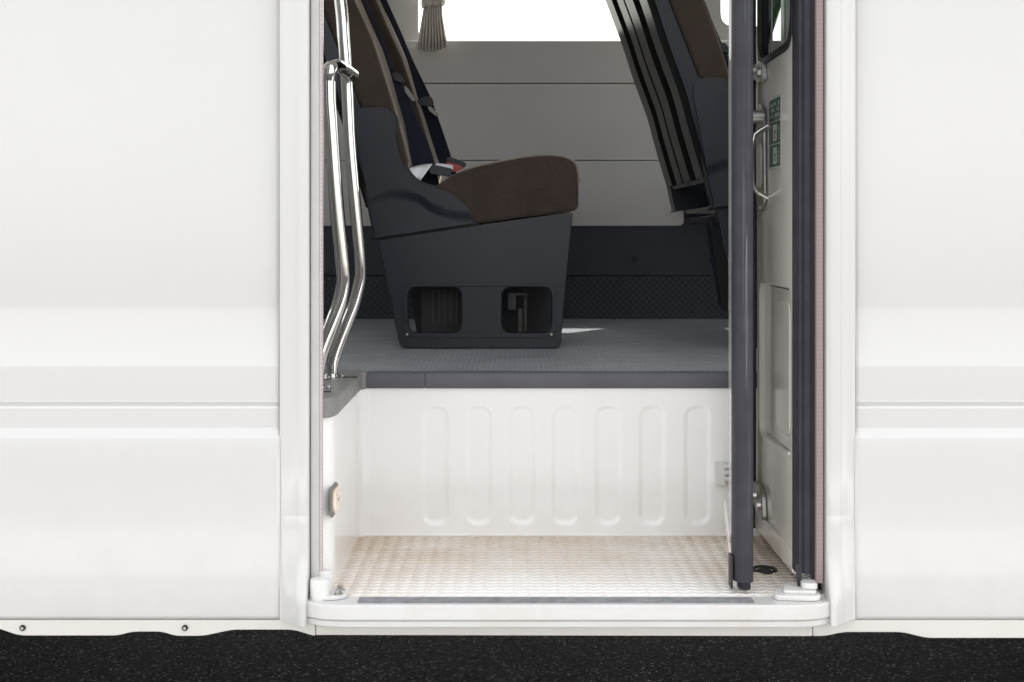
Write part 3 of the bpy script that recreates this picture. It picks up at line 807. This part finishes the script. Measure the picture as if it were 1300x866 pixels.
# belts: webbing given by its two edges
def ribbon(edges, y0, name, parent, y1=None, mat=None):
    y1 = y0 if y1 is None else y1
    m = MB(); n = len(edges); secs = []
    Lp = curve([Vector((a, y, 0)) for a, b, y in edges], 5); Rp = curve([Vector((b, y, 0)) for a, b, y in edges], 5)
    for i, (a, b) in enumerate(zip(Lp, Rp)):
        y = y0+(y1-y0)*i/(len(Lp)-1)
        pa_ = Vector(P(a.x, a.y, y)); pb_ = Vector(P(b.x, b.y, y+.012))
        secs.append([pa_, pb_, pb_+Vector((0,.0018,0)), pa_+Vector((0,.0018,0))])
    m.loft(secs); return m.build(name, mat or BELTM, parent, angle=60)
b1 = ribbon([(424,433,-95),(444,449,-45),(462,466,0),(473,479,30),(485,491,62),(495,503,92),(505,520,128),(513,531,155),(519,545,185),(524,553,212),(528,558,236)], 1.10, 'seat_belt', seat, 1.04)
b2 = ribbon([(436,446,-110),(462,471,-48),(482,491,0),(500,508,38),(517,525,78),(530,546,122),(540,557,152),(548,566,178),(556,574,203),(562,580,222)], 1.46, 'seat_belt', seat, 1.42)
def slab(parent, name, mat, y, pts, th=.008, bev=.002):
    poly = [(PX(a,y), PZ(b,y)) for a, b in pts]
    return MB().prism(rpoly(poly, .004, 3), y, y+th).build(name, mat, parent, bevel=bev)
slab(b1, 'belt_guide', BLACK, 1.065, [(497,93),(504,91),(514,101),(511,106),(500,102)], .012)
slab(b1, 'belt_tongue', DULL, 1.050, [(513,108),(518,112),(528,127),(524,129),(514,117)], .003, .0005)
slab(b2, 'belt_guide', BLACK, 1.425, [(529,128),(540,122),(548,123),(551,131),(545,136),(532,133)], .012)
slab(b2, 'belt_tongue', DULL, 1.415, [(542,135),(547,135),(557,145),(554,148),(545,141)], .003, .0005)
# buckles and the white tag
bk = slab(seat, 'belt_buckle', NAVY, 1.010, [(543,212),(551,209),(574,214),(572,224),(546,221)], .03, .003)
slab(bk, 'buckle_tongue', TAGW, 1.06, [(553,207),(575,209.5),(575,216),(553,212)], .01, .001)
bk2 = slab(seat, 'belt_buckle', BLACK, 1.13, [(568,199.5),(571,199),(591,206),(591,211),(587,212),(566,204)], .03, .003)
slab(bk2, 'buckle_button', REDB, 1.12, [(567,205),(585,210.5),(588,213),(578,219),(566,213)], .008, .001)
tg = MB(); secs = []
for i in range(9):
    t = i/8
    a = Vector(P(512+(549-512)*t, 216-10*math.sin(t*1.5)+2*t, .985+.03*math.sin(t*2.5)))
    b_ = Vector(P(519+(531-519)*t+3*t, 224+5*t, .960+.03*math.sin(t*2.2)))
    secs.append([a+(b_-a)*j/4+Vector((0,-.004*math.sin(j/4*math.pi),0)) for j in range(5)])
tg.loft(secs, cap=False, closed=False)
to = tg.build('belt_tag', TAGW, seat, angle=80); sd_ = to.modifiers.new('thickness', 'SOLIDIFY'); sd_.thickness = .0006

# second double seat, one row further forward and a little higher
def copy_tree(o, parent=None):
    c = o.copy(); COL.objects.link(c); c.parent = parent
    for ch in list(o.children): copy_tree(ch, c)
    return c
s2 = copy_tree(seat)
s2.location = (RX+.823, RY, RZ+.073)
s2['label'] = 'double seat at the right of the doorway, mostly hidden by the folded door'
pl_ = MB(); a = Q(514,442); b = Q(708,442)
pl_.prism([(a[0]+.829,FLOOR+.001),(b[0]+.820,FLOOR+.001),(b[0]+.823,FLOOR+.0735),(a[0]+.823,FLOOR+.0735)], .962, 1.03); pl_.build('plinth', NAVY, s2, bevel=.003)

# ------------------------------------------------------------------ curtain tied at the window
cy = 1.955
cu = empty('curtain', (PX(550,cy), cy, PZ(66,cy)), 'pleated grey curtain gathered by a tie at the left of the far window', 'curtain')
m = MB(); secs = []
rows = [(-175,512,600,.022),(-110,516,590,.020),(-50,526,578,.016),(-14,536,566,.010),(0,539,560,.007),(8,538,561,.008),(22,535.5,562,.010),(44,532,565.5,.012),(62,529.5,568,.013)]
nn = 150
for (py, a, b, amp) in rows:
    sec = []
    for i in range(nn):
        t = i/(nn-1); px = a+(b-a)*t
        yy = cy + amp*.8*math.sin(t*math.pi*2*9+.7*math.sin(t*9)) - .02*math.sin(t*math.pi)
        pyy = py + (6*math.sin(t*math.pi*1.0)-3*t*1.2 if py > 50 else 0) + (1.0*math.sin(t*math.pi*2*9) if py > 50 else 0)
        p = P(px, pyy, cy); sec.append((p[0], yy, p[2]))
    secs.append(sec)
m.loft(secs, cap=False, closed=False); co = m.build('cloth', CURT, cu, angle=80); q = co.modifiers.new('thickness', 'SOLIDIFY'); q.thickness = .0015
tb = MB(); secs = []
for i in range(25):
    a = 2*math.pi*i/24
    cx_ = PX(550,cy); rx, ry_ = .033, .022
    wob = .004*math.sin(a*7)
    secs.append([(cx_+(rx+wob+dx)*math.cos(a), cy-.008+(ry_+wob+dx)*math.sin(a), PZ(2,cy)+dz+.004*math.cos(a)) for dx, dz in ((0,.018),(.003,.009),(.003,-.009),(0,-.018))])
tb.loft(secs, cap=False, closed=False); tb.build('curtain_tie', CURT, cu, angle=80)
MB().tube(curve([(PX(535,cy),cy+.01,PZ(50,cy)),(PX(526,cy),cy+.03,PZ(58,cy)),(PX(515,cy),1.993,PZ(58,cy)),(PX(509,cy),1.997,PZ(54,cy))],5), .0012, 6).build('tie_cord', CURT, cu)

# ------------------------------------------------------------------ light
SUN_EL, SUN_AZ = 61.5, 35   # azimuth measured clockwise from +Y (behind the bus)
w = bpy.data.worlds.new("World"); SC.world = w; w.use_nodes = True
nt = w.node_tree; bg = nt.nodes['Background']
sky = nt.nodes.new('ShaderNodeTexSky'); sky.sky_type = 'NISHITA'; sky.sun_disc = False
sky.sun_elevation = R(SUN_EL); sky.sun_rotation = R(SUN_AZ); sky.dust_density = 3; sky.air_density = 1.0; sky.ozone_density = 1
hs = nt.nodes.new('ShaderNodeHueSaturation'); hs.inputs['Saturation'].default_value = .22
nt.links.new(sky.outputs[0], hs.inputs['Color']); 
mx = nt.nodes.new('ShaderNodeMix'); mx.data_type = 'RGBA'; mx.blend_type = 'MULTIPLY'; mx.inputs[0].default_value = 1; mx.inputs[7].default_value = (1.03,1.0,.955,1)
nt.links.new(hs.outputs[0], mx.inputs[6]); nt.links.new(mx.outputs[2], bg.inputs[0])
bg.inputs[1].default_value = .57
sl_ = bpy.data.lights.new('sun', 'SUN'); sl_.energy = 8; sl_.angle = R(.5); sl_.color = (1,.97,.93)
so = bpy.data.objects.new('sun', sl_); COL.objects.link(so)
d = Vector((math.sin(R(SUN_AZ))*math.cos(R(SUN_EL)), math.cos(R(SUN_AZ))*math.cos(R(SUN_EL)), math.sin(R(SUN_EL))))
so.rotation_euler = d.to_track_quat('Z', 'Y').to_euler(); so.location = (0, 6, 8)

# ------------------------------------------------------------------ camera
cam = bpy.data.cameras.new('camera'); cam.sensor_width = 36; cam.lens = F/1300*36; cam.shift_y = -(433-290)/1300
cam.clip_start = .05; cam.clip_end = 1000
co = bpy.data.objects.new('camera', cam); COL.objects.link(co); co.location = (0, CY, CZ); co.rotation_euler = (R(90), 0, 0)
SC.camera = co
SC.view_settings.view_transform = 'Standard'; SC.view_settings.look = 'None'; SC.view_settings.exposure = 0; SC.view_settings.gamma = 1
SC.cycles.max_bounces = 10; SC.cycles.diffuse_bounces = 6; SC.cycles.transparent_max_bounces = 12
